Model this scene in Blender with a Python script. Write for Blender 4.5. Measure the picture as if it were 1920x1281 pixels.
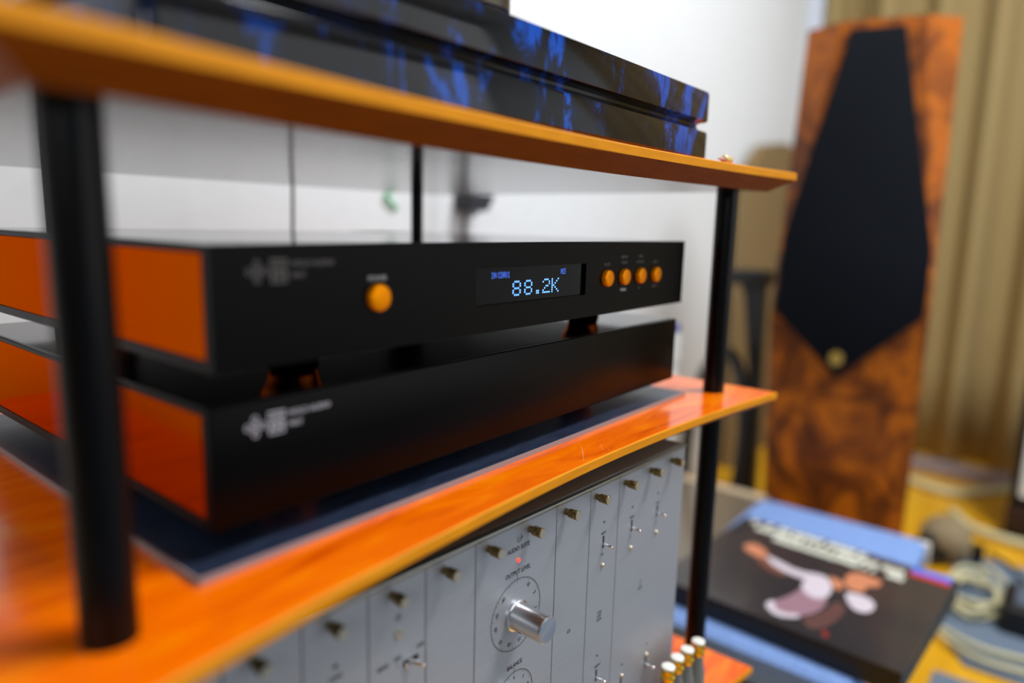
import bpy, bmesh, math, random
from mathutils import Matrix, Vector
random.seed(7)
C = bpy.context.scene.collection
for o in list(bpy.data.objects): bpy.data.objects.remove(o)
S = bpy.context.scene
ZO = 0.73                      # the floor is z = 0; coordinates below are written relative to the top of the upper black unit

# ------------------------------------------------------------------ camera
Rm = ((0.62845513, -0.77745687, 0.02459618), (-0.113534, -0.12296539, -0.9858953), (0.76951555, 0.61679845, -0.16554602))
cd = bpy.data.cameras.new('camera'); cam = bpy.data.objects.new('camera', cd); C.objects.link(cam)
rt, dn, fw = (Vector(r) for r in Rm)
M = Matrix((rt, -dn, -fw)).transposed().to_4x4()
M.translation = Vector((-0.14040512, -0.26740912, 0.01064788 + ZO))
cam.matrix_world = M
cd.sensor_width = 36; cd.lens = 1306.8 / 1920 * 36; cd.clip_start = 0.01; cd.clip_end = 50
cd.dof.use_dof = True; cd.dof.focus_distance = 0.460; cd.dof.aperture_fstop = 1.95
S.camera = cam
# ------------------------------------------------------------------ world, lights, exposure
w = bpy.data.worlds.new('world'); S.world = w; w.use_nodes = True
w.node_tree.nodes['Background'].inputs[0].default_value = (0.80, 0.88, 1.0, 1)
w.node_tree.nodes['Background'].inputs[1].default_value = 0.17
def area(name, loc, target, sx, sy, energy, col):
    d = bpy.data.lights.new(name, 'AREA'); d.shape = 'RECTANGLE'; d.size = sx; d.size_y = sy; d.energy = energy; d.color = col
    o = bpy.data.objects.new(name, d); C.objects.link(o); o.location = (loc[0], loc[1], loc[2] + ZO)
    o.rotation_euler = (Vector(target) - Vector(loc)).to_track_quat('-Z', 'Y').to_euler(); return o
area('ceiling_light_key', (1.05, -0.75, 1.66), (0.9, -0.55, 0), 0.9, 0.35, 54, (0.98, 0.98, 1.0))
area('front_room_light', (1.4, -2.9, 0.55), (0.3, 0.1, -0.1), 2.8, 2.0, 22, (0.96, 0.98, 1.0))
area('window_light_left', (-2.5, -1.45, 0.90), (1.4, 0.3, 0.3), 0.7, 0.9, 20, (0.90, 0.95, 1.0))
S.view_settings.view_transform = 'Standard'; S.view_settings.look = 'None'
S.view_settings.exposure = 0.0; S.view_settings.gamma = 1.0; S.view_settings.use_curve_mapping = False

# ------------------------------------------------------------------ materials
def lin(c):
    return tuple(((x / 255) / 12.92 if x / 255 <= .04045 else (((x / 255) + .055) / 1.055) ** 2.4) for x in c) + (1,)
def mat(name, col, rough=.5, metal=0.0, coat=0.0, spec=None, emit=None, es=1, trans=0, aniso=0):
    m = bpy.data.materials.new(name); m.use_nodes = True; b = m.node_tree.nodes['Principled BSDF']
    b.inputs['Base Color'].default_value = lin(col); b.inputs['Roughness'].default_value = rough; b.inputs['Metallic'].default_value = metal
    b.inputs['Coat Weight'].default_value = coat; b.inputs['Coat Roughness'].default_value = .06
    if spec is not None: b.inputs['Specular IOR Level'].default_value = spec
    if emit: b.inputs['Emission Color'].default_value = lin(emit); b.inputs['Emission Strength'].default_value = es
    if trans: b.inputs['Transmission Weight'].default_value = trans
    if aniso: b.inputs['Anisotropic'].default_value = aniso
    return m
def pattern(m, kind, scale, stops, target='Base Color', stretch=(1, 1, 1), detail=6, dist=0.0, rough=.55, bump=0, bumpscale=None):
    nt = m.node_tree; N = nt.nodes; Lk = nt.links; b = N['Principled BSDF']
    tc = N.new('ShaderNodeTexCoord'); mp = N.new('ShaderNodeMapping'); mp.inputs['Scale'].default_value = stretch
    Lk.new(tc.outputs['Object'], mp.inputs['Vector'])
    if kind == 'noise':
        t = N.new('ShaderNodeTexNoise'); t.inputs['Scale'].default_value = scale; t.inputs['Detail'].default_value = detail
        t.inputs['Roughness'].default_value = rough; t.inputs['Distortion'].default_value = dist; out = t.outputs['Fac']
    elif kind == 'wave':
        t = N.new('ShaderNodeTexWave'); t.inputs['Scale'].default_value = scale; t.inputs['Distortion'].default_value = dist
        t.inputs['Detail'].default_value = detail; t.bands_direction = 'Y'; out = t.outputs['Fac']
    else:
        t = N.new('ShaderNodeTexVoronoi'); t.inputs['Scale'].default_value = scale; out = t.outputs['Distance']
    Lk.new(mp.outputs[0], t.inputs['Vector'])
    if stops:
        r = N.new('ShaderNodeValToRGB'); e = r.color_ramp.elements
        while len(e) < len(stops): e.new(.5)
        for q, (p, c) in zip(e, stops): q.position = p; q.color = lin(c) if len(c) == 3 else c
        Lk.new(out, r.inputs[0])
        Lk.new(r.outputs[0], b.inputs[target])
    if bump:
        bp = N.new('ShaderNodeBump'); bp.inputs['Strength'].default_value = bump; bp.inputs['Distance'].default_value = .0006
        Lk.new(out, bp.inputs['Height']); Lk.new(bp.outputs[0], b.inputs['Normal'])
    return m
WOOD = pattern(mat('cherry_wood', (235, 110, 20), .16, coat=.15), 'noise', 9, [(.30, (214, 78, 0)), (.42, (242, 104, 0)), (.55, (252, 116, 0)), (.72, (255, 148, 0))], stretch=(1.2, 5, 5), detail=8, dist=1.3)
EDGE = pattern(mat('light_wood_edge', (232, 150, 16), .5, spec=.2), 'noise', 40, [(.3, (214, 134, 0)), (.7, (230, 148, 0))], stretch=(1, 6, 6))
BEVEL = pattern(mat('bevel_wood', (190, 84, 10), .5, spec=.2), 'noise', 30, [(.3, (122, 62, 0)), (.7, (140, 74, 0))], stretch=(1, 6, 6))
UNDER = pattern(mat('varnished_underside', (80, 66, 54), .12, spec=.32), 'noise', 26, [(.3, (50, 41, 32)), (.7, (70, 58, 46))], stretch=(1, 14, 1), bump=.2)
POST = mat('black_post', (4, 4, 5), .30, spec=.18)
BLACK = pattern(mat('black_anodised', (10, 10, 10), .33, spec=.10), 'noise', 160, [(.3, (1, 1, 1)), (.7, (3, 3, 3))], stretch=(.06, 3, 3))
BLACKLID = mat('black_lid', (9, 9, 10), .10, spec=.55)
COPPER = mat('copper_panel', (202, 90, 6), .12, metal=1.0)
COPBTN = mat('copper_button', (255, 150, 0), .30, metal=.5, spec=.3)
COPBTN.node_tree.nodes['Principled BSDF'].inputs['Specular Tint'].default_value = (1, .6, .15, 1)
COPPER.node_tree.nodes['Principled BSDF'].inputs['Specular Tint'].default_value = (1, .45, .08, 1)
GLASS = mat('display_window', (2, 3, 5), .08, spec=.16)
VFD = mat('display_dots', (20, 40, 90), .5, emit=(96, 160, 255), es=2.6)
VFD2 = mat('display_dots_dim', (20, 40, 90), .5, emit=(72, 118, 240), es=1.4)
PRINT = mat('pale_print', (186, 186, 184), .6)
PRINT2 = mat('white_print', (180, 182, 190), .6)
PRDIM = mat('dim_print', (120, 116, 112), .6)
INK = mat('black_ink', (28, 28, 30), .6)
ALU = pattern(mat('brushed_aluminium', (176, 178, 184), .42, metal=.5), 'noise', 220, [(.3, (170, 174, 180)), (.7, (175, 179, 185))], stretch=(.05, 2, 2))
FRAME = mat('grey_frame_metal', (168, 168, 160), .32, metal=.8)
LIDM = mat('brown_reflection_lid', (160, 128, 104), .38, metal=.2)  # the shelf's brown reflection is put into this base colour
KNOB = mat('turned_aluminium', (214, 216, 220), .22, metal=1.0)
BRASS = pattern(mat('knurled_brass', (160, 140, 92), .3, metal=.9), 'noise', 900, [(.35, (62, 48, 22)), (.65, (164, 146, 98))], bump=.6)
BRASSF = mat('nickel_face', (200, 192, 168), .3, metal=.8)
CHROME = mat('chrome', (226, 228, 234), .10, metal=1.0)
RED = mat('red_lamp', (230, 30, 20), .3, emit=(255, 50, 30), es=3)
HOLE = mat('dark_hole', (16, 15, 14), .6)
GOLD = mat('gold_plate', (236, 190, 60), .16, metal=1.0)
WHITEM = mat('white_insert', (236, 236, 228), .35)
CLEAR = mat('satin_silver', (150, 148, 140), .25, metal=.6)
MARBLE = pattern(mat('blue_marbled_lacquer', (20, 22, 26), .09, coat=.05, spec=.34), 'noise', 26, [(.0, (8, 9, 11)), (.485, (12, 13, 16)), (.53, (8, 26, 62)), (.585, (10, 78, 184)), (.66, (6, 36, 104))], stretch=(1.2, 1, .5), detail=9, dist=.7, rough=.62)
PODM = mat('grey_bronze', (88, 80, 70), .3, metal=.7)
SLATE = pattern(mat('slate_blue_sheet', (48, 58, 82), .32), 'noise', 60, [(.3, (28, 36, 54)), (.7, (44, 54, 76))], stretch=(1, 3, 1), detail=8)
RIM = mat('rim_highlight', (150, 136, 136), .4)  # light caught along the sheet's edge, put into the rim colour
WALL = pattern(mat('white_wall', (232, 233, 233), .8), 'noise', 40, [(.3, (226, 231, 234)), (.7, (230, 235, 238))], bump=.1)
WALL2 = mat('cool_white_paint', (222, 230, 244), .7)
CURT = pattern(mat('beige_curtain', (172, 150, 104), .9), 'noise', 300, [(.3, (156, 135, 88)), (.7, (170, 148, 100))], stretch=(1, 1, .3))
YELLOW = pattern(mat('yellow_floorboards', (226, 168, 24), .3, coat=.2), 'noise', 6, [(.3, (214, 154, 16)), (.7, (234, 178, 34))], stretch=(1, 8, 1))
BURL = pattern(mat('burl_walnut', (170, 84, 16), .45, spec=.3), 'noise', 7.5, [(.30, (56, 22, 0)), (.46, (120, 58, 0)), (.60, (182, 96, 0)), (.75, (146, 64, 0))], detail=5, dist=2.4, stretch=(1, 1, .8))
GRILLE = pattern(mat('black_cloth', (20, 24, 31), .9, spec=.15), 'noise', 700, [(.3, (9, 13, 19)), (.7, (14, 19, 27))], bump=.3)
GBRASS = mat('brass_badge', (190, 160, 80), .4, metal=.6)
TAUPE = mat('taupe_side', (104, 88, 78), .7)
DENIM = pattern(mat('denim_blue_cloth', (118, 150, 208), .9), 'noise', 240, [(.3, (108, 140, 198)), (.7, (132, 164, 220))], bump=.3)
CREAM = mat('cream_piping', (206, 196, 182), .8)
DARK = mat('matt_black_plastic', (14, 14, 16), .45)
DARKBR = mat('dark_brown_wood', (48, 24, 12), .5)
CABLE = mat('cream_cable', (206, 200, 158), .5)
GREYCABLE = mat('grey_green_cable', (96, 106, 96), .6)
BGREY = pattern(mat('blue_grey_carpet', (104, 120, 138), .95), 'noise', 260, [(.3, (92, 108, 126)), (.7, (116, 132, 150))], bump=.4)
TABLE = mat('glossy_grey_brown', (112, 100, 84), .16, coat=.5)
BEIGE = mat('beige_edge', (186, 166, 136), .5)
PLUSH = mat('greyish_beige_felt', (138, 122, 92), .9)
GREEN = mat('green_plastic', (60, 190, 120), .5)
PAPER = mat('white_card', (214, 214, 208), .7)
NAVY = mat('navy_card', (52, 64, 150), .6)
SLEEVE = pattern(mat('charcoal_sleeve', (50, 47, 50), .22, coat=.2), 'noise', 8, [(.3, (44, 44, 48)), (.7, (62, 54, 52))])
P_SKIN = mat('print_skin', (200, 130, 96), .3); P_WHITE = mat('print_cloth', (206, 196, 206), .3); P_MAUVE = mat('print_mauve', (150, 116, 128), .3)
P_TEXT = mat('print_cream', (236, 238, 222), .4); P_BLUE = mat('print_blue', (56, 110, 226), .3); P_RED = mat('print_red', (190, 54, 46), .3); P_DIM = mat('print_dim', (96, 66, 62), .3)
CERAM = mat('ceiling_paint', (220, 220, 214), .9)

# ------------------------------------------------------------------ helpers
ORG = {}
def tagp(o, label, cat, group=None, kind=None):
    if label: o['label'] = label
    if cat: o['category'] = cat
    if group: o['group'] = group
    if kind: o['kind'] = kind
def thing(name, label, cat, loc, rotz=0.0, group=None, org=None):
    o = bpy.data.objects.new(name, None); C.objects.link(o); o.empty_display_size = .02
    o.location = (loc[0], loc[1], loc[2] + ZO); o.rotation_euler = (0, 0, rotz)
    ORG[o.name] = Vector(org if org is not None else loc); tagp(o, label, cat, group); return o
def smooth_by_angle(me, ang=35):
    bm = bmesh.new(); bm.from_mesh(me)
    for f in bm.faces: f.smooth = True
    for e in bm.edges:
        if len(e.link_faces) == 2: e.smooth = e.calc_face_angle(0) < math.radians(ang)
    bm.to_mesh(me); bm.free()
def part(name, bm, m, parent=None, label=None, smooth=True, base=None):
    me = bpy.data.meshes.new(name); bmesh.ops.recalc_face_normals(bm, faces=bm.faces); bm.to_mesh(me); bm.free()
    if smooth: smooth_by_angle(me)
    me.materials.append(m)
    o = bpy.data.objects.new(name, me); C.objects.link(o)
    if parent is not None:
        org = ORG[parent.name]; me.transform(Matrix.Translation(-org)); o.parent = parent; ORG[o.name] = org
    else:
        b = Vector(base or (0, 0, 0)); me.transform(Matrix.Translation(-b)); o.location = (b[0], b[1], b[2] + ZO); ORG[o.name] = b
    if label: o['label'] = label
    return o
def struct(name, bm, m, parent=None):
    o = part(name, bm, m, parent)
    if parent is None: o['kind'] = 'structure'
    return o
def B(*boxes, bev=0.0, seg=2):
    bm = bmesh.new()
    for (x0, x1, y0, y1, z0, z1) in boxes:
        v = [bm.verts.new((x, y, z)) for x in (x0, x1) for y in (y0, y1) for z in (z0, z1)]
        for f in ((0, 1, 3, 2), (4, 6, 7, 5), (0, 4, 5, 1), (2, 3, 7, 6), (0, 2, 6, 4), (1, 5, 7, 3)): bm.faces.new([v[i] for i in f])
    if bev: bmesh.ops.recalc_face_normals(bm, faces=bm.faces); bmesh.ops.bevel(bm, geom=list(bm.edges), offset=bev, segments=seg, affect='EDGES', profile=.5)
    return bm
def prof(levels, p0, axis, seg=32, bm=None, cap=True):
    """lathe: levels = [(distance along axis, radius)]"""
    bm = bm or bmesh.new(); a = Vector(axis).normalized(); u = a.orthogonal().normalized(); v = a.cross(u); p0 = Vector(p0); rings = []
    for d, r in levels:
        rings.append([bm.verts.new(p0 + a * d + (u * math.cos(t) + v * math.sin(t)) * r) for t in [2 * math.pi * k / seg for k in range(seg)]])
    for A, Bq in zip(rings, rings[1:]):
        for k in range(seg): bm.faces.new((A[k], A[(k + 1) % seg], Bq[(k + 1) % seg], Bq[k]))
    if cap: bm.faces.new(rings[0][::-1]); bm.faces.new(rings[-1])
    return bm
def tube(pts, r, seg=10, bm=None, smooth=3):
    bm = bm or bmesh.new(); P = [Vector(p) for p in pts]
    for _ in range(smooth):
        if len(P) > 2:
            Q = [P[0]]
            for a, b in zip(P, P[1:]): Q += [a.lerp(b, .25), a.lerp(b, .75)]
            Q.append(P[-1]); P = Q
    rings = []; up = Vector((.13, .21, .97))
    for i, p in enumerate(P):
        t = (P[min(i + 1, len(P) - 1)] - P[max(i - 1, 0)]).normalized(); u = t.cross(up)
        if u.length < .05: u = t.cross(Vector((1, 0, 0)))
        u.normalize(); v = t.cross(u)
        rings.append([bm.verts.new(p + (u * math.cos(a) + v * math.sin(a)) * r) for a in [2 * math.pi * k / seg for k in range(seg)]])
    for A, Bq in zip(rings, rings[1:]):
        for k in range(seg): bm.faces.new((A[k], A[(k + 1) % seg], Bq[(k + 1) % seg], Bq[k]))
    bm.faces.new(rings[0][::-1]); bm.faces.new(rings[-1]); return bm
def stack(loops, bm=None):
    """closed loops with the same vertex count, joined bottom to top and capped"""
    bm = bm or bmesh.new(); R = [[bm.verts.new(p) for p in L] for L in loops]; n = len(R[0])
    for A, Bq in zip(R, R[1:]):
        for k in range(n): bm.faces.new((A[k], A[(k + 1) % n], Bq[(k + 1) % n], Bq[k]))
    bm.faces.new(R[0][::-1]); bm.faces.new(R[-1]); return bm
def rrect(x0, x1, y0, y1, z, ins, r, n=4):
    x0 += ins; x1 -= ins; y0 += ins; y1 -= ins; out = []
    for cx, cy, a0 in ((x1 - r, y1 - r, 0), (x0 + r, y1 - r, 90), (x0 + r, y0 + r, 180), (x1 - r, y0 + r, 270)):
        for k in range(n + 1):
            a = math.radians(a0 + 90 * k / n); out.append((cx + r * math.cos(a), cy + r * math.sin(a), z))
    return out
def prism(poly, y0, y1, bm=None, plane='xz'):
    f = (lambda p, t: (p[0], t, p[1])) if plane == 'xz' else (lambda p, t: (p[0], p[1], t))
    return stack([[f(p, y0) for p in poly], [f(p, y1) for p in poly]], bm)
def arc(cx, cz, r0, r1, a0, a1, y, t=.0001, n=48, bm=None):
    bm = bm or bmesh.new(); pr = None
    for k in range(n + 1):
        a = math.radians(a0 + (a1 - a0) * k / n); c, s = math.sin(a), math.cos(a)
        q = [bm.verts.new((cx + r * c, y, cz + r * s)) for r in (r0, r1)]
        if pr: bm.faces.new((pr[0], pr[1], q[1], q[0]))
        pr = q
    return bm
def text_bm(s, size, x, y, z, m4=None, ax='CENTER', squeeze=1.0, bold=0, bm=None):
    cu = bpy.data.curves.new('t', 'FONT'); cu.body = s; cu.size = size; cu.align_x = ax; cu.align_y = 'CENTER'; cu.offset = bold; cu.resolution_u = 3
    ob = bpy.data.objects.new('t', cu); C.objects.link(ob)
    me = bpy.data.meshes.new_from_object(ob.evaluated_get(bpy.context.evaluated_depsgraph_get()))
    bpy.data.objects.remove(ob); bpy.data.curves.remove(cu)
    T = Matrix.Translation((x, y, z)) @ (m4 or Matrix.Rotation(math.pi / 2, 4, 'X')) @ Matrix.Diagonal((squeeze, 1, 1, 1))
    me.transform(T); bm = bm or bmesh.new(); bm.from_mesh(me); bpy.data.meshes.remove(me); return bm
def copy_tree(o, name=None, loc=None, parent=None):
    c = o.copy(); C.objects.link(c); c.parent = parent
    if loc: c.location = (loc[0], loc[1], loc[2] + ZO)
    for ch in [x for x in bpy.data.objects if x.parent == o]: copy_tree(ch, parent=c)
    return c

# ------------------------------------------------------------------ the room
FZ = -0.73; WY = 0.56; CX = 2.50; CEIL = 1.75
struct('floor', B((-2.6, 2.75, -3.2, WY, FZ - .05, FZ)), YELLOW)
struct('wall_back', B((-2.6, 2.75, WY, WY + .1, FZ, CEIL)), WALL)
struct('wall_right', B((2.75, 2.85, -3.2, WY + .1, FZ, CEIL)), WALL)
struct('wall_left', B((-2.7, -2.6, -3.2, WY + .1, FZ, CEIL)), mat('tan_wall', (96, 76, 60), .8))
struct('ceiling', B((-2.7, 2.85, -3.2, WY + .1, CEIL, CEIL + .08)), CERAM)
struct('trim_1', B((2.50, 2.75, WY - .045, WY, FZ, CEIL)), WALL2)
# curtain on the right wall, deep soft folds
def curtain():
    bm = bmesh.new(); rows = 9; cols = 260; y0, y1 = .525, -1.25; V = []
    for j in range(rows):
        t = j / (rows - 1); z = FZ + .012 + t * (CEIL - .1 - FZ); row = []
        for i in range(cols + 1):
            y = y0 + (y1 - y0) * i / cols; ph = (y0 - y) / .165 * 2 * math.pi
            amp = .042 + .010 * math.sin(ph * .23 + 1)
            wob = .25 * math.sin(ph * .37) + (1 - t) * .35 * math.sin(ph * .21 + 2)
            s = math.sin(ph + wob); x = CX + .03 - amp * (abs(s) ** .75) * (1 if s > 0 else -.9) + .012 * math.sin(ph * 2.1 + t)
            row.append(bm.verts.new((x, y, z)))
        V.append(row)
    for j in range(rows - 1):
        for i in range(cols): bm.faces.new((V[j][i], V[j][i + 1], V[j + 1][i + 1], V[j + 1][i]))
    return bm
o = part('curtain', curtain(), CURT); tagp(o, 'floor-length beige curtain hanging in folds behind the tall speaker', 'curtain')
o.modifiers.new('thick', 'SOLIDIFY').thickness = .003
o = part('floor_rail', B((2.30, 2.36, -.62, .14, FZ, FZ + .045), bev=.006), mat('rail_metal', (170, 160, 170), .3, metal=.5), base=(2.33, -.24, FZ))
tagp(o, 'low grey metal rail on the yellow floor along the curtain hem', 'rail')

# ------------------------------------------------------------------ the rack
rack = thing('equipment_rack', 'orange cherry-wood rack of shelves on black round posts', 'rack', (.21, .16, FZ), org=(.21, .16, FZ))
def front(x): return -.042 - .0235 * ((x - .21) / .2965) ** 2 + .0035 * max(0, (.10 - x) / .2) ** 1
def shelf_loop(z, ins):
    pts = []; n = 40; xa, xb = -.087 + ins, .507 - ins
    for k in range(n + 1):
        x = xa + (xb - xa) * k / n; pts.append((x, front(x) + ins, z))
    yb = .388 - ins; r = .03
    for k in range(6): a = math.radians(90 * k / 5); pts.append((xb - r + r * math.cos(a), yb - r + r * math.sin(a), z))
    for k in range(6): a = math.radians(90 + 90 * k / 5); pts.append((xa + r + r * math.cos(a), yb - r + r * math.sin(a), z))
    return pts
def ring_only(loops):
    bm = bmesh.new(); R = [[bm.verts.new(p) for p in L] for L in loops]; n = len(R[0])
    for A, Bq in zip(R, R[1:]):
        for k in range(n): bm.faces.new((A[k], A[(k + 1) % n], Bq[(k + 1) % n], Bq[k]))
    return bm
ZT = (.0615, -.137, -.418)
for zt in ZT:
    sh = part('shelf', stack([shelf_loop(zt - .004, .0012), shelf_loop(zt, .0008)]), WOOD, rack)
    part('edge_band', ring_only([shelf_loop(zt - .0062, 0.0), shelf_loop(zt - .0008, 0.0), shelf_loop(zt, .0008)]), EDGE, sh, 'golden edge band')
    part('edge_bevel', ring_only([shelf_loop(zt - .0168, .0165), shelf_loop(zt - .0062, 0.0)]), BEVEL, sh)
    bm = bmesh.new(); bm.faces.new([bm.verts.new(p) for p in shelf_loop(zt - .0168, .0165)]); part('underside', bm, UNDER, sh, 'grey varnished underside')
for (px, py, r) in ((-.052, -.018, .0095), (.4686, -.0195, .0095), (.379, .282, .0062), (.041, .282, .0062)):
    for za, zb in ((-.137, .0450), (-.418, -.1535), (FZ, -.4345)):
        part('post', prof([(0, r), (zb - za, r)], (px, py, za), (0, 0, 1), 40), POST, rack)
# scratches on the middle shelf top belong to it
mid = [x for x in bpy.data.objects if x.name.startswith('shelf')][1]
SCR = mat('pale_scratch', (238, 206, 160), .6)
for P in (((.2461, -.0204), (.2345, -.0292), (.2222, -.0377)), ((.2600, -.0266), (.2485, -.0362)), ((.2554, -.0353), (.2512, -.0391)), ((.3300, -.0343), (.3225, -.0386))):
    bm = bmesh.new(); pr = None
    for k, (x, y) in enumerate(P):
        wd = .00022 if 0 < k < len(P) - 1 else .00008
        q = [bm.verts.new((x - wd, y, -.1369)), bm.verts.new((x + wd, y, -.1369))]
        if pr: bm.faces.new((pr[0], pr[1], q[1], q[0]))
        pr = q
    part('scratch', bm, SCR, mid, 'pale scratch', smooth=False)

# ------------------------------------------------------------------ slate sheet under the lower unit
mt = thing('slate_sheet', 'thin slate-blue sheet lying on the middle shelf under the black unit', 'mat', (.21, .16, -.137))
part('sheet', B((-.0135, .4350, -.0062, .325, -.137, -.1342)), SLATE, mt)
part('rim', B((-.0140, .4355, -.0072, -.0062, -.137, -.1339), (-.0145, -.0135, -.0072, .325, -.137, -.1341)), RIM, mt, 'rim coloured pale as the edge highlight')

# ------------------------------------------------------------------ black hi-fi units
def unit(name, label, x, y, zt, h, W=.43, D=.32):
    return thing(name, label, 'audio unit', (x + W / 2, y + D / 2, zt - h), org=(W / 2, D / 2, -h), group='stacked black audio units')
def logo_group(parent, zc, zt, yy=-.00025, m=PRINT):
    bm = bmesh.new(); r = .00155
    for dx, dz in ((0, .0033), (0, -.0033), (.0035, 0), (-.0035, 0), (0, 0)):
        arc(.0207 + dx, zc + dz, r * .55, r, 0, 360, yy, n=20, bm=bm)
    part('emblem', bm, m, parent, smooth=False)
    bm = bmesh.new(); x0 = .0268; x1 = .0355; z1 = zc + .0052; z0 = zc - .0052
    def st(a, b, c, d): 
        v = [bm.verts.new(p) for p in ((a, yy, c), (b, yy, c), (b, yy, d), (a, yy, d))]; bm.faces.new(v)
    st(x0, x1, z1 - .0009, z1); st(x0, x0 + .0009, z1 - .0034, z1 - .0015); st(x1 - .0009, x1, z1 - .0034, z1 - .0015)
    for k in range(4): st(x0 + .0017 + k * .0016, x0 + .0025 + k * .0016, z1 - .0036, z1 - .0016)
    st(x0 + .0004, x1 - .0004, z1 - .0049, z1 - .0042)
    for k in range(3): st(x0 + .0004 + k * .003, x0 + .0024 + k * .003, z1 - .0070, z1 - .0054)
    st(x0, x1, z0 + .0022, z0 + .0029); st(x0 + .0040, x0 + .0048, z0 + .0006, z0 + .0040)
    st(x0 + .0004, x0 + .0014, z0, z0 + .0020); st(x1 - .0014, x1 - .0004, z0, z0 + .0020); st(x0 + .0016, x1 - .0018, z0, z0 + .0007)
    part('glyph', bm, m, parent, smooth=False)
    bm = text_bm('HOLO AUDIO', .0036, .0372, yy, zc + .0030, ax='LEFT', bold=.00006); text_bm('MAY', .0036, .0372, yy, zc - .0022, ax='LEFT', bold=.00006, bm=bm)
    part('lettering', bm, m, parent, smooth=False)
def body(parent, h, D=.32, W=.43):
    part('chassis', B((.0016, W - .0016, .0055, D, -h + .0016, -.0012), bev=.0006, seg=1), BLACK, parent)
    lid = part('lid', B((.0004, W - .0004, .0052, D, -.0012, 0), bev=.0004, seg=1), BLACKLID, parent, 'glossy black lid')
    for x0, x1 in ((.0002, .0018), (W - .0018, W - .0002)):
        part('side_panel', B((x0, x1, .0062, D - .006, -h + .0048, -.0034), bev=.0005, seg=1), COPPER, parent, 'copper side panel')
    for x0 in (0, W - .0016):
        part('side_frame', B((x0, x0 + .0016, .0054, D, -.0034, -.0012), (x0, x0 + .0016, .0054, D, -h, -h + .0048)), BLACK, parent)
    return lid
def feet(parent, h, fh, xs=(.068, .345), ys=(.047, .27)):
    for x in xs:
        for y in ys:
            f = part('foot', prof([(0, .0118), (.002, .0128), (fh * .45, .0135), (fh * .75, .0168), (fh, .0172)], (x, y, -h - fh), (0, 0, 1), 36), COPPER, parent, 'copper cone foot')
H1 = .0531
dac = unit('converter_unit', 'upper black audio unit with lit blue 88.2K display and copper buttons', 0, 0, 0, H1)
def plate_hole(x0, x1, z0, z1, a0, a1, c0, c1, y0, y1):
    bm = bmesh.new()
    def ringv(y): return [[bm.verts.new((x, y, z)) for x in (x0, a0, a1, x1)] for z in (z0, c0, c1, z1)]
    F, K = ringv(y0), ringv(y1)
    for g in (F, K):
        for j in range(3):
            for i in range(3):
                if (i, j) != (1, 1): bm.faces.new((g[j][i], g[j][i + 1], g[j + 1][i + 1], g[j + 1][i]))
    for j, i, k, l in ((1, 1, 1, 2), (1, 2, 2, 2), (2, 2, 2, 1), (2, 1, 1, 1)): bm.faces.new((F[j][i], F[k][l], K[k][l], K[j][i]))
    out = [(0, 0), (0, 1), (0, 2), (0, 3), (1, 3), (2, 3), (3, 3), (3, 2), (3, 1), (3, 0), (2, 0), (1, 0)]
    for (j, i), (k, l) in zip(out, out[1:] + out[:1]): bm.faces.new((F[j][i], F[k][l], K[k][l], K[j][i]))
    return bm
DX0, DX1, DZ0, DZ1 = .1590, .2745, -.0370, -.0150
fp = part('front_panel', plate_hole(0, .43, -H1, 0, DX0, DX1, DZ0, DZ1, 0, .0054), BLACK, dac)
body(dac, H1); feet(dac, H1, .0146)
part('vent_slot', B((.306, .350, .262, .300, -.0004, .0002)), HOLE, dac, 'dark slot in the lid')
dp = part('display', B((DX0, DX1, .0022, .0050, DZ0, DZ1)), GLASS, dac, 'dark display window')
FONT = {'8': ['01110', '10001', '10001', '01110', '10001', '10001', '01110'], '2': ['01110', '10001', '00001', '00110', '01000', '10000', '11111'],
        'K': ['10001', '10010', '10100', '11000', '10100', '10010', '10001'], 'I': ['01110', '00100', '00100', '00100', '00100', '00100', '01110'],
        'N': ['10001', '11001', '10101', '10101', '10011', '10001', '10001'], ':': ['00000', '00100', '00100', '00000', '00100', '00100', '00000'],
        'C': ['01110', '10001', '10000', '10000', '10000', '10001', '01110'], 'O': ['01110', '10001', '10001', '10001', '10001', '10001', '01110'],
        'A': ['01110', '10001', '10001', '11111', '10001', '10001', '10001'], 'X': ['10001', '10001', '01010', '00100', '01010', '10001', '10001'],
        '1': ['00100', '01100', '00100', '00100', '00100', '00100', '01110'], 'S': ['01111', '10000', '10000', '01110', '00001', '00001', '11110'],
        '2b': ['0111', '1001', '0001', '0010', '0100', '1000', '1111'], '.': ['00', '00', '00', '00', '00', '11', '11']}
def dots(s, x, z, px, pz, bm=None, gap=.82, adv=6):
    """rows grow downwards from z, columns grow right from x; each lit cell a small raised square"""
    bm = bm or bmesh.new()
    for ch in s:
        g = FONT[ch]
        for j, row in enumerate(g):
            for i, c in enumerate(row):
                if c == '1':
                    a, b = x + i * px, z - j * pz
                    v = [bm.verts.new(p) for p in ((a, .00215, b), (a + px * gap, .00215, b), (a + px * gap, .00215, b - pz * gap), (a, .00215, b - pz * gap))]; bm.faces.new(v)
        x += px * (len(g[0]) + (adv - 5))
    return bm
bm = bmesh.new(); BX = .1952; pz = .00138; zt8 = -.0238
FONT['8'] = ['0111110', '1000001', '1000001', '0111110', '1000001', '1000001', '0111110'][:7]
FONT['8'] = ['01110', '10001', '10001', '01110', '10001', '10001', '01110']
dots('8', BX, zt8, .00172, pz, bm, gap=.74); dots('8', BX + .0118, zt8, .00172, pz, bm, gap=.74); dots('.', BX + .0243, zt8, .0017, pz, bm, gap=.74)
dots('2', BX + .0312, zt8, .0017, pz, bm, gap=.74); dots('K', BX + .0412, zt8, .00172, pz, bm, gap=.74)
part('readout', bm, VFD, dac, 'lit digits 88.2K', smooth=False)
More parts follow.
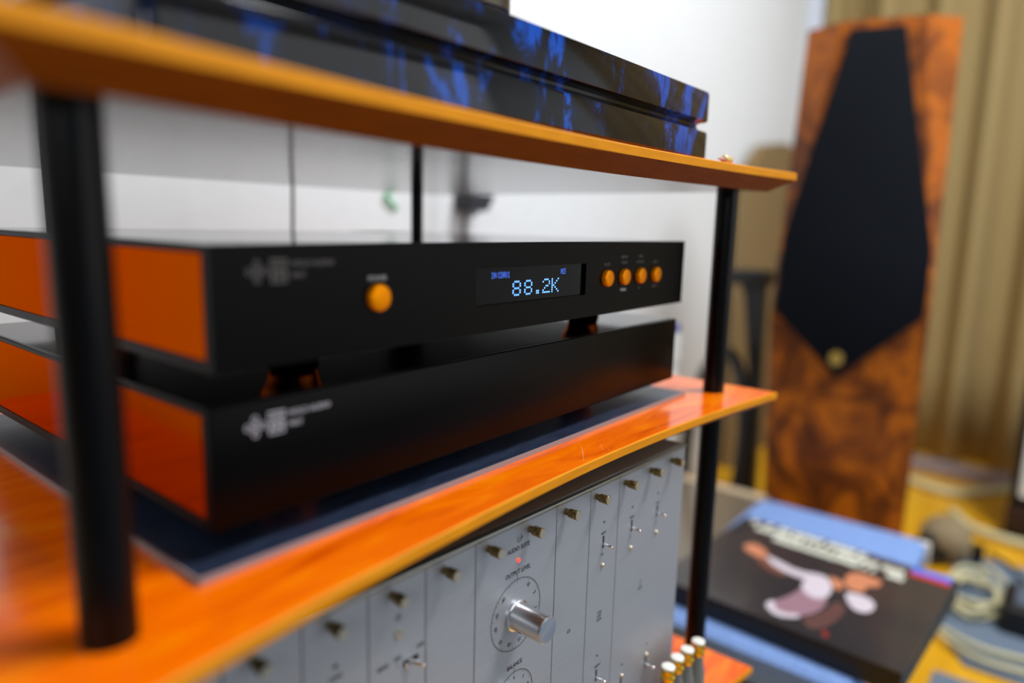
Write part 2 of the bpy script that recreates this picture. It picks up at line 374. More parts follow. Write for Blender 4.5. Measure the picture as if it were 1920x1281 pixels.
bm = dots('IN:COAX1', .1748, -.0178, .00037, .00052, gap=.95); dots('NOS', .2466, -.0178, .00034, .00052, bm, gap=.95)
part('status_text', bm, VFD2, dac, 'small lit text', smooth=False)
def button(x, z, r):
    b = part('button', prof([(-.001, r), (.0022, r), (.0029, r * .97), (.0033, r * .90), (.0035, r * .75), (.0036, r * .4), (.00362, .0001)], (x, 0, z), (0, -1, 0), 40), COPBTN, dac, 'round copper button')
    return b
button(.0858, -.0266, .0068)
for x in (.3022, .3270, .3519, .3775): button(x, -.0265, .00615)
bm = text_bm('POWER', .0037, .0858, -.0002, -.0172, squeeze=.92, bold=.00005); part('lettering', bm, PRINT, dac, smooth=False)
bm = text_bm('MUTE', .0031, .3022, -.0002, -.0166)
text_bm('DISPLAY', .0029, .3270, -.0002, -.0115, bm=bm); text_bm('MODE', .0029, .3270, -.0002, -.0157, bm=bm)
text_bm('OVER', .0029, .3519, -.0002, -.0115, bm=bm); text_bm('SAMPLING', .0027, .3519, -.0002, -.0158, bm=bm); text_bm('INPUT', .0029, .3775, -.0002, -.0165, bm=bm)
text_bm('UP', .0024, .3519, -.0002, -.0362, bm=bm); text_bm('DOWN', .0024, .3775, -.0002, -.0360, bm=bm)
part('lettering', bm, PRDIM, dac, smooth=False)
part('lettering', text_bm('MENU', .0031, .3270, -.0002, -.0363, bold=.0001), PRINT2, dac, smooth=False)
logo_group(dac, -.0116, 0, m=PRDIM)
H2 = .0541
psu = unit('power_supply_unit', 'lower plain black audio unit with white emblem, standing on the slate sheet', -.0021, .0021, -.0677, H2)
part('front_panel', B((0, .43, 0, .0054, -H2, 0), bev=.0011), BLACK, psu)
body(psu, H2); feet(psu, H2, .0124)
logo_group(psu, -.0113, 0, m=PRINT2)

# ------------------------------------------------------------------ blue marbled turntable plinth on the top shelf
PX0, PX1, PY0, PY1 = -.0297, .4195, -.020, .325
tt = thing('marbled_plinth', 'glossy black and blue marbled plinth on the top shelf', 'plinth', ((PX0 + PX1) / 2, .15, .0615))
r = .006; L = []
for z, ins in ((.0665, .0018), (.0682, 0), (.0868, 0), (.0884, .0006), (.0892, .0030), (.0908, .0062), (.0928, .0075), (.0945, .0070), (.0958, .0045), (.0962, .0012), (.0972, 0), (.1178, 0), (.1196, .0008), (.1206, .0028)):
    L.append(rrect(PX0, PX1, PY0, PY1, z, ins, max(.002, r - ins * .5)))
part('body', stack(L), MARBLE, tt)
for x in (.02, .37):
    for y in (.03, .27): part('foot', prof([(0, .014), (.0052, .014)], (x, y, .0615), (0, 0, 1)), DARK, tt)
part('pod_base', prof([(0, .0235), (.0055, .0235)], (.1655, .0165, .1206), (0, 0, 1), 48), DARK, tt)
part('pod', prof([(0, .0235), (.0006, .0245), (.045, .0245), (.046, .0235)], (.1655, .0165, .1262), (0, 0, 1), 64), PODM, tt, 'grey bronze cylinder')
part('switch', B((.330, .345, -.008, .000, .1206, .1226), bev=.0006), mat('dark_green_plastic', (70, 80, 66), .5), tt, 'small dark green switch')
pg = thing('brass_peg', 'small pale brass peg lying at the plinth corner on the top shelf', 'peg', (.405, -.040, .0615))
part('barrel', prof([(0, .0024), (.001, .0031), (.0125, .0031), (.0135, .0022)], (.392, -.0455, .0646), (1, .05, 0), 20), mat('pale_brass', (222, 200, 130), .35, metal=.3), pg)
part('tip', prof([(0, .0004), (.006, .0012), (.0125, .0018)], (.380, -.0459, .0640), (1, .05, .03), 14), mat('pinkish_tip', (196, 150, 140), .5), pg)

# ------------------------------------------------------------------ aluminium modular preamplifier
AO = (0, 0, -.418)
amp = thing('modular_preamplifier', 'silver modular preamplifier with knobs and toggles below the middle shelf', 'audio unit', (0, -.0181, -.418), math.atan(-.0395), org=AO)
AX0, AX1, AT, ABt = -.041, .3862, -.1652, -.402
part('case', B((AX0 + .003, AX1 - .003, .004, .29, ABt + .002, AT - .0012)), LIDM, amp)
part('lid', B((AX0, AX1, .0012, .29, AT - .0012, AT), bev=.0005, seg=1), LIDM, amp, 'metal lid coloured brownish for a reflection')  # the brown is the shelf's reflection, put into LIDM's colour
part('top_frame', B((AX0, AX1, -.0010, .004, -.1675, AT + .0001), bev=.0006), FRAME, amp)
part('bottom_frame', B((AX0, AX1, -.0010, .004, ABt, ABt + .0035), bev=.0006), FRAME, amp)
bd = [-.0405, -.0119, .0248, .0613, .0987, .1364, .2113, .2496, .2858, .3862]
mods = []
for k, (a, b) in enumerate(zip(bd, bd[1:])):
    g = .00035 if k not in (4, 5) else .00035
    mods.append(part('module_panel', B((a + .0003, b - .0003, 0, .004, ABt + .0038, -.1683), bev=.0003, seg=1), ALU, amp))
part('backing', B((AX0 + .001, AX1 - .001, .0030, .0045, ABt + .003, -.1676)), HOLE, amp)
def parent_mod(u):
    for k, (a, b) in enumerate(zip(bd, bd[1:])):
        if a <= u < b: return mods[k]
    return mods[-1]
def screw(u, z):
    s = part('thumb_screw', prof([(0, .0022), (.0034, .0022), (.0036, .0030), (.0098, .0031), (.0102, .0029)], (u, 0, z), (0, -1, 0), 28), BRASS, parent_mod(u), 'knurled brass thumbscrew')
    return s
for u in (.0022, .0395, .0760, .1117, .1466, .1838, .2205, .2560, .2935, .3298, .3630):
    s = screw(u, -.1738)
# caps on the screws give the pale end face
for u in (.0022, .0395, .0760, .1117, .1466, .1838, .2205, .2560, .2935, .3298, .3630):
    part('screw_face', prof([(.0101, .0028), (.0104, .0027)], (u, 0, -.1738), (0, -1, 0), 28), BRASSF, parent_mod(u))
YI = -.00018
def ink(s, size, u, z, parent, squeeze=.82, m=INK, rot=0, bold=.00004):
    m4 = Matrix.Rotation(math.pi / 2, 4, 'X') @ Matrix.Rotation(rot, 4, 'Z')
    return text_bm(s, size, u, YI, z, m4=m4, squeeze=squeeze, bold=bold)
main = mods[5]; U = .1738
bm = ink('AUDIO SUITE', .0042, U, -.1830, main); 
bmx = ink('OUTPUT LEVEL', .0042, U, -.1984, main); bmt = bmesh.new()
for q in (bm, bmx, ink('BALANCE', .0040, U - .001, -.2606, main)):
    me = bpy.data.meshes.new('t'); q.to_mesh(me); q.free(); bmt.from_mesh(me); bpy.data.meshes.remove(me)
part('lettering', bmt, INK, main, smooth=False)
bm = arc(U + .0004, -.1770, .0021, .00235, 20, 330, YI, n=30); arc(U + .0002, -.1771, .0009, .0011, 0, 360, YI, n=20, bm=bm)
arc(U + .0030, -.1768, .0006, .0008, 0, 360, YI, n=16, bm=bm)
for p in ((U + .0017, U + .0019, -.1785, -.1740),):
    bm.faces.new([bm.verts.new(c) for c in ((p[0], YI, p[2]), (p[1], YI, p[2]), (p[1] + .0003, YI, p[3]), (p[0] + .0003, YI, p[3]))])
part('emblem', bm, INK, main, smooth=False)
part('red_lamp', prof([(-.0005, .0011), (.0004, .0011), (.0009, .0007), (.0011, .0001)], (U, 0, -.1909), (0, -1, 0), 18), RED, main, 'lit red lamp')
KC = (.1732, -.2262)
def dial(cu, cz, R, parent, a0, a1, nums, tick=2.0, skip=None):
    bm = arc(cu, cz, R - .00030, R, 0, 360, YI, n=96)
    n = int(round((a1 - a0) / 6.2))
    for k in range(n + 1):
        a = math.radians(a0 + (a1 - a0) * k / n); c, s = math.sin(a), math.cos(a); l = .0022 if k % 5 == 0 else .0012; wd = .00011
        P = [(cu + r_ * c + q * s, YI, cz + r_ * s - q * c) for r_, q in ((R - l, -wd), (R, -wd), (R, wd), (R - l, wd))]
        bm.faces.new([bm.verts.new(p) for p in P])
    bm.faces.new([bm.verts.new(p) for p in ((cu - .00014, YI, cz + R - .0006), (cu + .00014, YI, cz + R - .0006), (cu + .00014, YI, cz + R + .0030), (cu - .00014, YI, cz + R + .0030))])
    for s, deg, sz in nums:
        a = math.radians(deg); rr = R - .0044
        q = ink(s, sz, cu + rr * math.sin(a), cz + rr * math.cos(a), parent, rot=-a, squeeze=.85)
        me = bpy.data.meshes.new('t'); q.to_mesh(me); q.free(); bm.from_mesh(me); bpy.data.meshes.remove(me)
    return bm
part('dial_scale', dial(*KC, .0232, main, 0, 360, [('10', 34, .0036), ('5', 66, .0036), ('2', 100, .0034), ('-15', 168, .0034), ('-20', 198, .0034), ('-25', 228, .0034), ('-30', 262, .0036), ('-35', 288, .0036), ('-40', 318, .0036)]), INK, main, 'round scale printed in black', smooth=False)
kn = part('volume_knob', prof([(0, .0100), (.0012, .0100), (.0018, .0088), (.0023, .0086), (.0232, .0086), (.0246, .0081), (.0248, .0076)], (KC[0], 0, KC[1] - .0006), (0, -1, 0), 64), KNOB, main, 'large turned aluminium knob')
a = math.radians(222)
part('grub_screw', prof([(0, .0013), (.00025, .0013)], (KC[0] + .0085 * math.sin(a), -.0078, KC[1] - .0006 + .0085 * math.cos(a)), (math.sin(a), 0, math.cos(a)), 16), HOLE, kn)
KB = (.1726, -.2835)
part('dial_scale', dial(*KB, .0185, main, 0, 360, [('0', 0, .0030), ('5', 40, .0030), ('10', 75, .0030), ('5', 320, .0030), ('10', 285, .0030)]), INK, main, smooth=False)
part('balance_knob', prof([(0, .0080), (.0012, .0080), (.0018, .0070), (.0160, .0070), (.0170, .0065)], (KB[0], 0, KB[1]), (0, -1, 0), 48), KNOB, main, 'smaller aluminium knob')
def toggle(u, z, horiz=False, scale=1.0):
    pm = parent_mod(u)
    if horiz:
        part('toggle_slot', prism([(u - .0052, z + .0016), (u - .0052, z - .0016), (u + .0052, z - .0016), (u + .0052, z + .0016)], -.0002, .0), HOLE, pm)
        part('toggle_lever', prof([(0, .0010), (.0085, .0014), (.0095, .0010)], (u - .001, 0, z + .0002), (.42, -1, -.02), 16), CHROME, pm, 'chrome lever')
        part('toggle_collar', prof([(0, .0016), (.001, .0012)], (u - .0034, -.0003, z - .0018), (0, -1, 0), 14), CHROME, pm)
    else:
        part('toggle_slot', B((u - .0009, u + .0009, -.0002, 0, z - .0040, z + .0052)), HOLE, pm)
        part('toggle_lever', prof([(0, .0008), (.0068, .0012), (.0076, .0009)], (u, 0, z - .001), (.12, -1, -.12), 16), CHROME, pm, 'chrome lever')
def ball(u, z, r=.0017): part('indicator', prof([(0, r), (.0007, r), (.0015, r * .7), (.0018, r * .1)], (u, 0, z), (0, -1, 0), 18), BRASSF, parent_mod(u))
def dot(u, z, r=.0009): part('dot', prof([(0, r), (.00015, r)], (u, 0, z), (0, -1, 0), 14), HOLE, parent_mod(u))
for u in (.2676, .3056, .3438): dot(u, -.1962); toggle(u, -.2118); ball(u, -.2290)
for u in (.2666, .3026, .3400): dot(u, -.3000 if u < .27 else -.325); toggle(u, -.3165 if u < .27 else -.342); ball(u, -.3335 if u < .27 else -.3345)
toggle(.0882, -.2156, True); dot(.0421, -.1961, .0012)
part('jack_socket', prof([(0, .0028), (.0008, .0026), (.0010, .0013), (.0004, .0012)], (.0800, 0, -.1969), (0, -1, 0), 20), BRASSF, mods[3])
dot(.0800, -.1969, .0011)
def letter(strs, parent, m=INK):
    t = bmesh.new()
    for s, size, u, z in strs:
        q = ink(s, size, u, z, parent); me = bpy.data.meshes.new('t'); q.to_mesh(me); q.free(); t.from_mesh(me); bpy.data.meshes.remove(me)
    part('lettering', t, m, parent, smooth=False)
letter([('OFF', .0034, .0948, -.2100), ('ON', .0034, .0793, -.2106), ('I', .0030, .0793, -.2150), ('MAIN', .0034, .0700, -.2112)], mods[3])
bm = arc(.0801, -.1877, .0017, .0020, 0, 360, YI, n=24); arc(.0801, -.1877, .0008, .0010, 0, 360, YI, n=16, bm=bm); part('emblem', bm, INK, mods[3], smooth=False)
letter([('MUTE', .0026, .2676, -.2044), ('OFF', .0022, .2669, -.2206), ('1 KHZ', .0026, .2667, -.2655), ('LOW', .0026, .2667, -.2683), ('FILTER', .0026, .2667, -.2712), ('MONO', .0028, .2678, -.3085)], mods[7])
letter([('PHASE', .0026, .3056, -.2044), ('0', .0024, .3050, -.2206), ('TAPE', .0026, .3438, -.2044), ('0', .0024, .3430, -.2206), ('A', .0026, .3240, -.2630), ('B', .0026, .3236, -.2655), ('COPY', .0030, .3236, -.2690)], mods[8])
letter([('CD', .0034, .2294, -.2635)], mods[6])
letter([('GAIN', .0036, .0421, -.2020)], mods[2])
for x in (AX0 + .03, AX1 - .03):
    for y in (.03, .26): part('foot', prof([(0, .011), (-ABt * 0 + .0165, .011)], (x, y, -.418), (0, 0, 1), 24), DARK, amp)

# ------------------------------------------------------------------ gold-collared plugs in a row on the lowest shelf
P0 = (.3975, -.0520)
def plug(lab):
    t = thing('gold_plug', lab, 'plug', (P0[0], P0[1], -.418), group='gold-collared plugs on the lowest shelf')
    b = (P0[0], P0[1], -.418)
    part('barrel', prof([(0, .0078), (.030, .0078), (.048, .0070), (.058, .0052), (.064, .0046)], b, (0, 0, 1), 28), CLEAR, t)
    part('collar', prof([(.063, .0046), (.0645, .0058), (.0685, .0062), (.0695, .0052), (.0705, .0052), (.0715, .0058), (.0745, .0058), (.0752, .0052)], b, (0, 0, 1), 28), GOLD, t, 'gold collar')
    part('cap', prof([(.0750, .0055), (.0764, .0055), (.0770, .0046)], b, (0, 0, 1), 28), WHITEM, t, 'white end')
    return t
labs = ['upright silver plug with gold collar, rightmost of the row beside the black post', 'upright silver plug with gold collar, second from the right in the row',
        'upright silver plug with gold collar, third from the right in the row', 'upright silver plug with gold collar, leftmost and lowest of the row']
p0 = plug(labs[0]); rows = [(.3800, -.0500), (.3640, -.0485), (.3475, -.0485)]
for (x, y), lb in zip(rows, labs[1:]):
    c = copy_tree(p0, loc=(x, y, -.418)); c['label'] = lb

# ------------------------------------------------------------------ tall walnut loudspeaker in the corner
Lp = Vector((1.3557, .2023)); wdir = Vector((.235, -.972)); nrm = Vector((-.972, -.235))
def sp(s, h, d): q = Lp + wdir * s + nrm * d; return (q.x, q.y, h)
spk = thing('floorstanding_speaker', 'tall burl-walnut loudspeaker with a pointed black cloth grille', 'loudspeaker', (1.50, .115, FZ))
bm = bmesh.new()
for s, h, d in ((.060, .402, .045), (.200, .402, .045), (.262, -.15, .045), (.262, -.60, .045), (.262, FZ + .05, .04), (-.020, -.165, .045), (.048, -.60, .045), (.055, FZ + .05, .045)): bm.verts.new(sp(s, h, d))
for s in (0, .262):
    for h in (.402, FZ + .05):
        for d in (0, -.10): bm.verts.new(sp(s, h, d))
bm.verts.new(sp(-.018, -.165, 0))
bmesh.ops.convex_hull(bm, input=bm.verts)
part('cabinet', bm, BURL, spk, smooth=False)
part('base', stack([[sp(s, h, d) for s, d in ((.0, -.10), (.27, -.10), (.27, .03), (.03, .03))] for h in (FZ, FZ + .05)]), DARK, spk)
gp = [(.079, .384), (.168, .384), (.252, -.018), (.252, -.143), (.113, -.274), (-.012, -.150), (-.008, .004)]
bm = stack([[sp(s, h, .045) for s, h in gp], [sp(s, h, .056) for s, h in gp], [sp(.12 + (s - .12) * .97, .05 + (h - .05) * .985, .0585) for s, h in gp]])
gr = part('grille', bm, GRILLE, spk, 'black cloth grille with pointed foot')
bm = stack([[sp(.110 + .014 * math.sin(math.radians(a)), -.236 + .016 * math.cos(math.radians(a)), d) for a in (0, 60, 120, 180, 240, 300)] for d in (.0580, .0605)])
part('badge', bm, GBRASS, gr, 'small brass badge')

# ------------------------------------------------------------------ things on the floor to the right
bn = thing('padded_bench', 'low black bench with denim-blue cushion under the record box', 'bench', (.93, .015, FZ))
part('cushion', stack([rrect(.665, 1.178, -.128, .155, z, i, .018) for z, i in ((-.548, .004), (-.542, 0), (-.508, 0), (-.503, .006))]), DENIM, bn, 'denim-blue cushion')
part('piping', B((1.165, 1.182, -.134, -.112, -.545, -.504), bev=.005), CREAM, bn, 'pale cushion corner')
part('frame', B((.68, 1.17, -.115, .145, -.60, -.548), bev=.004), DARK, bn)
for x in (.70, 1.13):
    for y in (-.10, .12): part('leg', B((x, x + .03, y, y + .025, FZ, -.60)), DARK, bn)
tb = thing('low_side_table', 'low grey-brown glossy side table with a beige edge behind the bench', 'table', (1.0, .36, FZ))
part('tabletop', B((.72, 1.235, .165, .47, -.545, -.523)), TABLE, tb)
part('edge', B((1.215, 1.245, .165, .47, -.546, -.522)), BEIGE, tb, 'beige edge strip')
for x in (.74, 1.18):
    for y in (.18, .43): part('leg', B((x, x + .025, y, y + .025, FZ, -.545)), DARKBR, tb)
# record box
LPc = [(1.000, .120), (.982, -.192), (.690, -.172), (.706, .140)]
lp = thing('record_box_set', 'black boxed record set with a white-clad figure on its cover, on the blue cushion', 'record box', (.845, -.026, -.5025))
def poly(pts, z0, z1): return stack([[(x, y, z0) for x, y in pts], [(x, y, z1) for x, y in pts]])
part('box', poly(LPc, -.5025, -.4738), DARK, lp)
part('cover', poly(LPc, -.4738, -.4732), SLEEVE, lp, 'dark printed cover')
ex = Vector(LPc[1]) - Vector(LPc[0]); ey = Vector(LPc[3]) - Vector(LPc[0]); o0 = Vector(LPc[0])
def cov(a, b): q = o0 + ex * a + ey * b; return (q.x, q.y)       # a along the title, b down the cover
lay = [0]
def printp(name, pts, m, smooth=2):
    lay[0] += 1; z = -.4731 + lay[0] * .00004
    P = [Vector(p) for p in pts]
    for _ in range(smooth):
        Q = []
        for a, b in zip(P, P[1:] + P[:1]): Q += [a.lerp(b, .25), a.lerp(b, .75)]
        P = Q
    bm = bmesh.new(); bm.faces.new([bm.verts.new((*cov(p.x, p.y), z)) for p in P]); return part(name, bm, m, lp, smooth=False)
P_BROWN = mat('print_brown', (120, 76, 62), .3)
printp('printed_legs', [(0.6, 0.884), (0.648, 0.775), (0.659, 0.607), (0.72, 0.668), (0.706, 0.858), (0.662, 0.943)], P_DIM, 1)
printp('printed_skirt', [(0.515, 0.578), (0.622, 0.614), (0.638, 0.692), (0.632, 0.791), (0.581, 0.892), (0.517, 0.925), (0.459, 0.901), (0.456, 0.854), (0.5, 0.73)], P_MAUVE, 1)
printp('printed_lace', [(0.453, 0.888), (0.452, 0.827), (0.476, 0.82), (0.489, 0.881), (0.537, 0.891), (0.588, 0.85), (0.597, 0.888), (0.523, 0.942)], P_WHITE, 1)
printp('printed_forearm', [(0.234, 0.46), (0.286, 0.445), (0.356, 0.506), (0.426, 0.529), (0.404, 0.568), (0.305, 0.537)], P_BROWN, 1)
printp('printed_sleeve', [(0.264, 0.403), (0.337, 0.423), (0.437, 0.458), (0.531, 0.417), (0.57, 0.427), (0.518, 0.519), (0.411, 0.522), (0.311, 0.475)], P_WHITE, 1)
printp('printed_torso', [(0.5, 0.465), (0.556, 0.42), (0.607, 0.495), (0.624, 0.599), (0.602, 0.668), (0.544, 0.663), (0.493, 0.581)], P_WHITE, 1)
printp('printed_hand', [(0.14, 0.38), (0.172, 0.31), (0.261, 0.363), (0.286, 0.445), (0.234, 0.46), (0.176, 0.43)], P_SKIN, 1)
printp('printed_shoulder', [(0.556, 0.406), (0.609, 0.407), (0.643, 0.442), (0.636, 0.532), (0.595, 0.472)], P_SKIN, 1)
printp('printed_face', [(0.613, 0.344), (0.635, 0.26), (0.718, 0.269), (0.754, 0.281), (0.756, 0.35), (0.714, 0.38), (0.723, 0.453), (0.687, 0.478), (0.639, 0.446)], P_SKIN, 1)
printp('printed_ruff', [(0.659, 0.521), (0.69, 0.489), (0.754, 0.487), (0.791, 0.531), (0.796, 0.606), (0.767, 0.649), (0.721, 0.636)], P_WHITE, 1)
printp('printed_shoe', [(0.692, 0.912), (0.713, 0.9), (0.733, 0.944), (0.714, 0.964)], mat('print_rust', (130, 50, 40), .3), 1)
# title lines, too blurred in the photograph to read: rows of upright letter strokes
def titleline(b, a0, a1, hgt, z=-.4722):
    bm = bmesh.new(); a = a0
    while a < a1:
        wd = random.uniform(.011, .016)
        if random.random() > .12:
            for k in (0, 1):
                aa = a + k * wd * .62
                bm.faces.new([bm.verts.new((*cov(p, q), z)) for p, q in ((aa, b), (aa + wd * .52, b), (aa + wd * .52, b + hgt), (aa, b + hgt))])
            q = b + random.choice((0, .4, .8)) * hgt
            bm.faces.new([bm.verts.new((*cov(p, r_), z)) for p, r_ in ((a, q), (a + wd * .9, q), (a + wd * .9, q + hgt * .2), (a, q + hgt * .2))])
        a += wd * 1.25
    return bm
for b, a0, a1 in ((.018, .05, .62), (.088, .10, .80), (.158, .22, .81)):
    part('title_line', titleline(b, a0, a1, .058), P_TEXT, lp, smooth=False)
printp('printed_logo', [(.82, -.0), (.98, -.0), (.98, .065), (.82, .065)], P_BLUE, 0)
printp('printed_logo', [(.82, .065), (.98, .065), (.98, .112), (.82, .112)], P_RED, 0)

def floor_obj(name, bm, m, label, cat, base, group=None):
    o = part(name, bm, m, base=base); tagp(o, label, cat, group); return o
floor_obj('carpet_mat', poly([(1.73, -.135), (1.36, -.135), (1.30, -.160), (1.225, -.200), (1.225, -.62), (1.73, -.62)], FZ, FZ + .006), BGREY, 'blue-grey carpet mat beside the cream cable coil', 'mat', (1.5, -.4, FZ))
floor_obj('carpet_mat', B((.55, 1.17, -.62, -.162, FZ, FZ + .006)), BGREY, 'blue-grey carpet mat in front of the bench, cut off at the bottom', 'mat', (.86, -.4, FZ))
floor_obj('bounce_carpet', poly([(-2.4, -3.0), (2.2, -3.0), (2.2, -.66), (.53, -.66), (.53, -.36), (-2.4, -.36)], FZ, FZ + .008), BGREY, 'added out-of-view blue-grey carpet for neutral bounce in front of the rack', 'carpet', (-.9, -1.6, FZ))  # unseen carpet, added to keep light bounced off the floor neutral
# cream cables
def loop_pts(cx, cy, rx, ry, z, turns, n=26, ph=0, drift=.0):
    return [(cx + (rx + drift * math.sin(k * .7)) * math.cos(ph + 2 * math.pi * k / n), cy + ry * math.sin(ph + 2 * math.pi * k / n), z + .004 * math.sin(k * 1.3)) for k in range(int(n * turns) + 1)]
cz = FZ + .014
cc = thing('cable_coil', 'coil of cream cable lying on the blue-grey mat', 'cable', (1.48, -.20, FZ))
for q, (lx, ly, ax_, ay_, dz, ph) in enumerate(((1.485, -.188, .088, .056, 0, 0), (1.478, -.190, .078, .050, .008, .8), (1.470, -.186, .064, .044, .014, 1.7), (1.460, -.178, .080, .048, .020, 2.6), (1.492, -.192, .092, .050, .026, 3.3))):
    part('loop', tube(loop_pts(lx, ly, ax_, ay_, cz + dz, 1, ph=ph), .0046, smooth=1), CABLE, cc)
floor_obj('cable', tube([(1.31, -.135, cz), (1.265, -.17, cz + .002), (1.24, -.215, cz), (1.245, -.27, cz), (1.27, -.36, cz)], .0046), CABLE, 'cream cable curving off to the right, nearest the bench', 'cable', (1.26, -.2, FZ))
floor_obj('cable', tube([(1.325, -.135, cz), (1.29, -.175, cz + .004), (1.275, -.225, cz + .003), (1.295, -.29, cz), (1.32, -.38, cz)], .0046), CABLE, 'cream cable running just behind the nearest one', 'cable', (1.29, -.2, FZ))
floor_obj('cable', tube([(2.20, .10, cz), (2.15, .0, cz), (2.13, -.07, cz), (2.20, -.13, cz), (2.30, -.2, cz)], .013), CABLE, 'thick cream cable on the yellow floor near the curtain', 'cable', (2.15, 0, FZ))
floor_obj('cable', tube([(1.98, -.09, cz), (1.90, -.13, cz), (1.87, -.18, cz), (1.86, -.26, cz), (1.86, -.4, cz)], .011), CABLE, 'cream cable crossing the yellow floor behind the round bundle', 'cable', (1.88, -.2, FZ))
floor_obj('cable', tube([(1.66, -.185, cz - .004), (1.635, -.19, cz - .004), (1.592, -.20, cz - .002)], .005), CABLE, 'thin cream cable from the round bundle to the coil', 'cable', (1.6, -.15, FZ))
floor_obj('cable', tube([(1.78, -.19, cz - .008), (1.70, -.245, cz - .004), (1.60, -.275, cz), (1.528, -.29, cz + .004)], .0038), DARK, 'thin black cable running to the black power brick', 'cable', (1.6, -.2, FZ))
pb = thing('power_brick', 'black power brick at the right edge, on the mat by the cable coil', 'power supply', (1.46, -.275, FZ))
part('housing', stack([rrect(1.385, 1.52, -.345, -.232, z, i, .012) for z, i in ((FZ + .006, .003), (FZ + .012, 0), (FZ + .055, .004), (FZ + .060, .012))]), DARK, pb)
part('reflection_plate', B((1.41, 1.50, -.325, -.255, FZ + .060, FZ + .0606)), mat('blue_grey_reflection', (74, 88, 108), .3), pb)  # bluish reflection on the brick's top, built as a thin coloured plate
bu = thing('round_bundle', 'rounded greyish-beige bundle on the yellow floor beyond the record box', 'bundle', (1.67, -.115, FZ))
bm = bmesh.new(); bmesh.ops.create_icosphere(bm, subdivisions=3, radius=.058)
for v in bm.verts: v.co = Vector((v.co.x * 1.05 + 1.675, v.co.y * .92 - .108, v.co.z * .86 + FZ + .050)) + Vector((0, 0, .004 * math.sin(v.co.x * 90)))
part('body', bm, PLUSH, bu)
part('dark_end', prof([(0, .034), (.012, .036), (.02, .028)], (1.632, -.088, FZ + .038), (-.9, -.1, .15), 24), DARK, bu)
part('dark_tab', B((1.675, 1.70, -.185, -.160, FZ + .012, FZ + .05), bev=.004), DARK, bu)
cb = thing('dark_cabinet', 'dark cabinet with a white panel at the right edge', 'cabinet', (2.05, -.36, FZ))
part('base', B((1.90, 2.2, -.56, -.205, FZ, FZ + .085), bev=.004), DARKBR, cb)
part('carcass', B((1.93, 2.2, -.56, -.208, FZ + .085, -.22), bev=.004), DARK, cb)
part('white_panel', B((1.924, 1.93, -.54, -.226, FZ + .11, FZ + .36)), WHITEM, cb, 'white front panel')
# black stand and loop behind the rack
st = thing('black_stand', 'black upright stand with a flat head left of the tall speaker', 'stand', (1.45, .285, FZ))
part('upright', stack([[(x, y, z) for x, y in ((1.44, .262 + dx), (1.47, .262 + dx), (1.47, .285 + dx + ww), (1.44, .285 + dx + ww))] for z, dx, ww in ((FZ + .01, -.005, .004), (-.3, .010, .002), (-.14, .014, .020), (-.10, .012, .036))]), DARK, st)
part('head', B((1.42, 1.49, .268, .352, -.112, -.078), bev=.004), DARK, st)
part('base', B((1.435, 1.52, .235, .335, FZ, FZ + .012), bev=.003), DARK, st)
rg = thing('cable_hoop', 'large black hoop of cable standing behind the right post', 'cable', (1.3, .32, FZ))
bm = bmesh.new(); n = 56
ring = [(1.36 + .030 * math.sin(2 * math.pi * k / n), .332 + .066 * math.cos(2 * math.pi * k / n), -.49 + .225 * math.sin(2 * math.pi * k / n)) for k in range(n + 1)]
part('hoop', tube(ring, .014, smooth=1), DARK, rg)
part('foot', B((1.30, 1.42, .31, .354, FZ, FZ + .004)), DARK, rg)
# added tan board in place of the speaker's soft shadow on the back wall
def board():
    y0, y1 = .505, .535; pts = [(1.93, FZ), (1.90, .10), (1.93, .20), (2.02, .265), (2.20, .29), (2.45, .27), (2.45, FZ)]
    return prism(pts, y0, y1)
o = part('shadow_board', board(), mat('shadow_tan', (134, 112, 74), .9), base=(2.2, .52, FZ)); tagp(o, 'added tan board standing in for the soft shadow of the tall speaker', 'board')
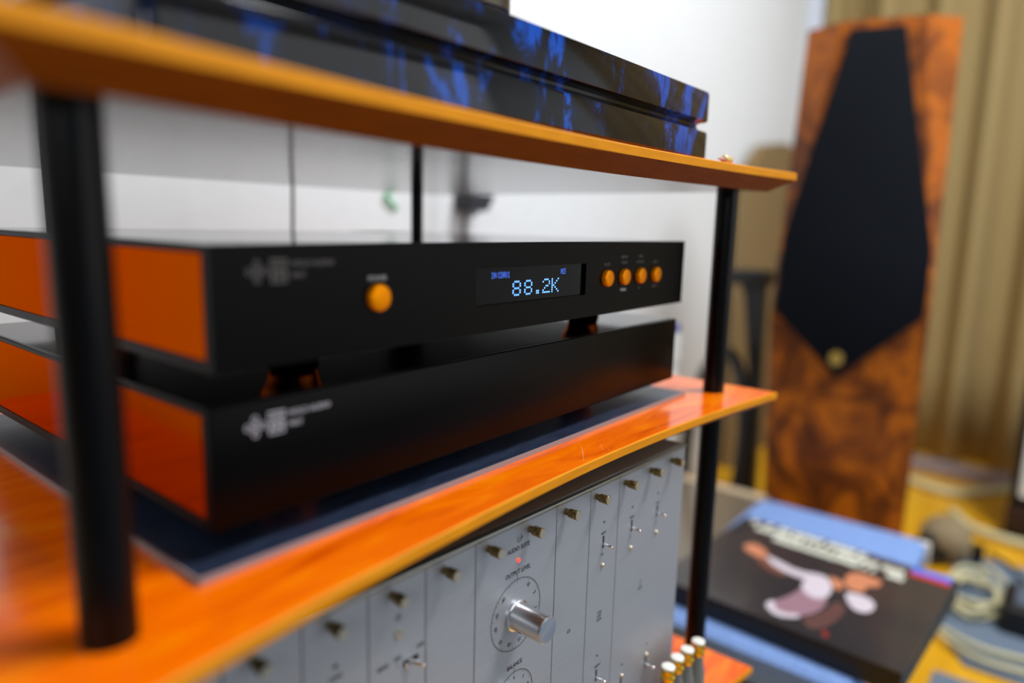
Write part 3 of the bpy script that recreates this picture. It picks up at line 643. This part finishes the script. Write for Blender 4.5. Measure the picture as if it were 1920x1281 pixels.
# stacked cards against the back wall, seen past the end of the black units
sk = thing('card_stack', 'pile of white cards with one navy card, behind the end of the black units', 'cards', (.93, .235, -.523))
zc = -.523
for k in range(60):
    h = random.uniform(.008, .016)
    part('card', B((.86 + random.uniform(-.004, .004), .890, 0.212 + random.uniform(0, .004), .30, zc, zc + h - .0015)), PAPER, sk); zc += h
    if zc > -.142: break
lastcard = [x for x in bpy.data.objects if x.parent == sk][-1]; lastcard.data.materials.clear(); lastcard.data.materials.append(NAVY); lastcard['label'] = 'navy card on top'
# hanging cables, plug adapter and green clip on the back wall
floor_obj('hanging_cable', tube([(.318, .41, .20), (.315, .41, .06), (.316, .415, -.02), (.312, .42, -.12), (.318, .42, -.72)], .0019), GREYCABLE, 'thin grey-green cable hanging behind the rack, left of the others', 'cable', (.315, .42, FZ))
hc = part('hanging_cable', tube([(.690, .50, .35), (.690, .50, .05), (.688, .50, -.05), (.690, .51, -.2), (.69, .52, -.72)], .0036), DARK, base=(.64, .5, FZ)); tagp(hc, 'black cable hanging behind the rack beside the black adapter', 'cable')
ad = thing('plug_adapter', 'black tapered plug adapter on the white wall behind the rack', 'adapter', (.72, WY, .02))
part('housing', stack([[(x, y, z) for x, y in ((cx_ - hw, WY), (cx_ + hw, WY), (cx_ + hw, WY - .045), (cx_ - hw, WY - .045))] for z, hw, cx_ in ((.031, .016, .744), (.034, .018, .746), (.056, .026, .752), (.059, .026, .752))]), mat('adapter_grey', (44, 48, 56), .5), ad)
part('cap', prof([(0, .014), (.006, .012), (.010, .004)], (.744, WY - .022, .031), (0, 0, -1), 24), mat('pale_grey_cap', (150, 156, 172), .5), ad)
floor_obj('green_clip', tube([(.590, WY - .004, .062), (.572, WY - .006, .050), (.578, WY - .006, .042), (.596, WY - .004, .030)], .0028), GREEN, 'small green hooked clip on the white wall behind the rack', 'clip', (.57, WY, .03))

for o in bpy.data.objects:
    if o.type == 'MESH' and o.name.split('.')[0] in ('lettering', 'status_text', 'readout', 'dial_scale', 'title_line', 'emblem', 'glyph'): o['kind'] = 'stuff'
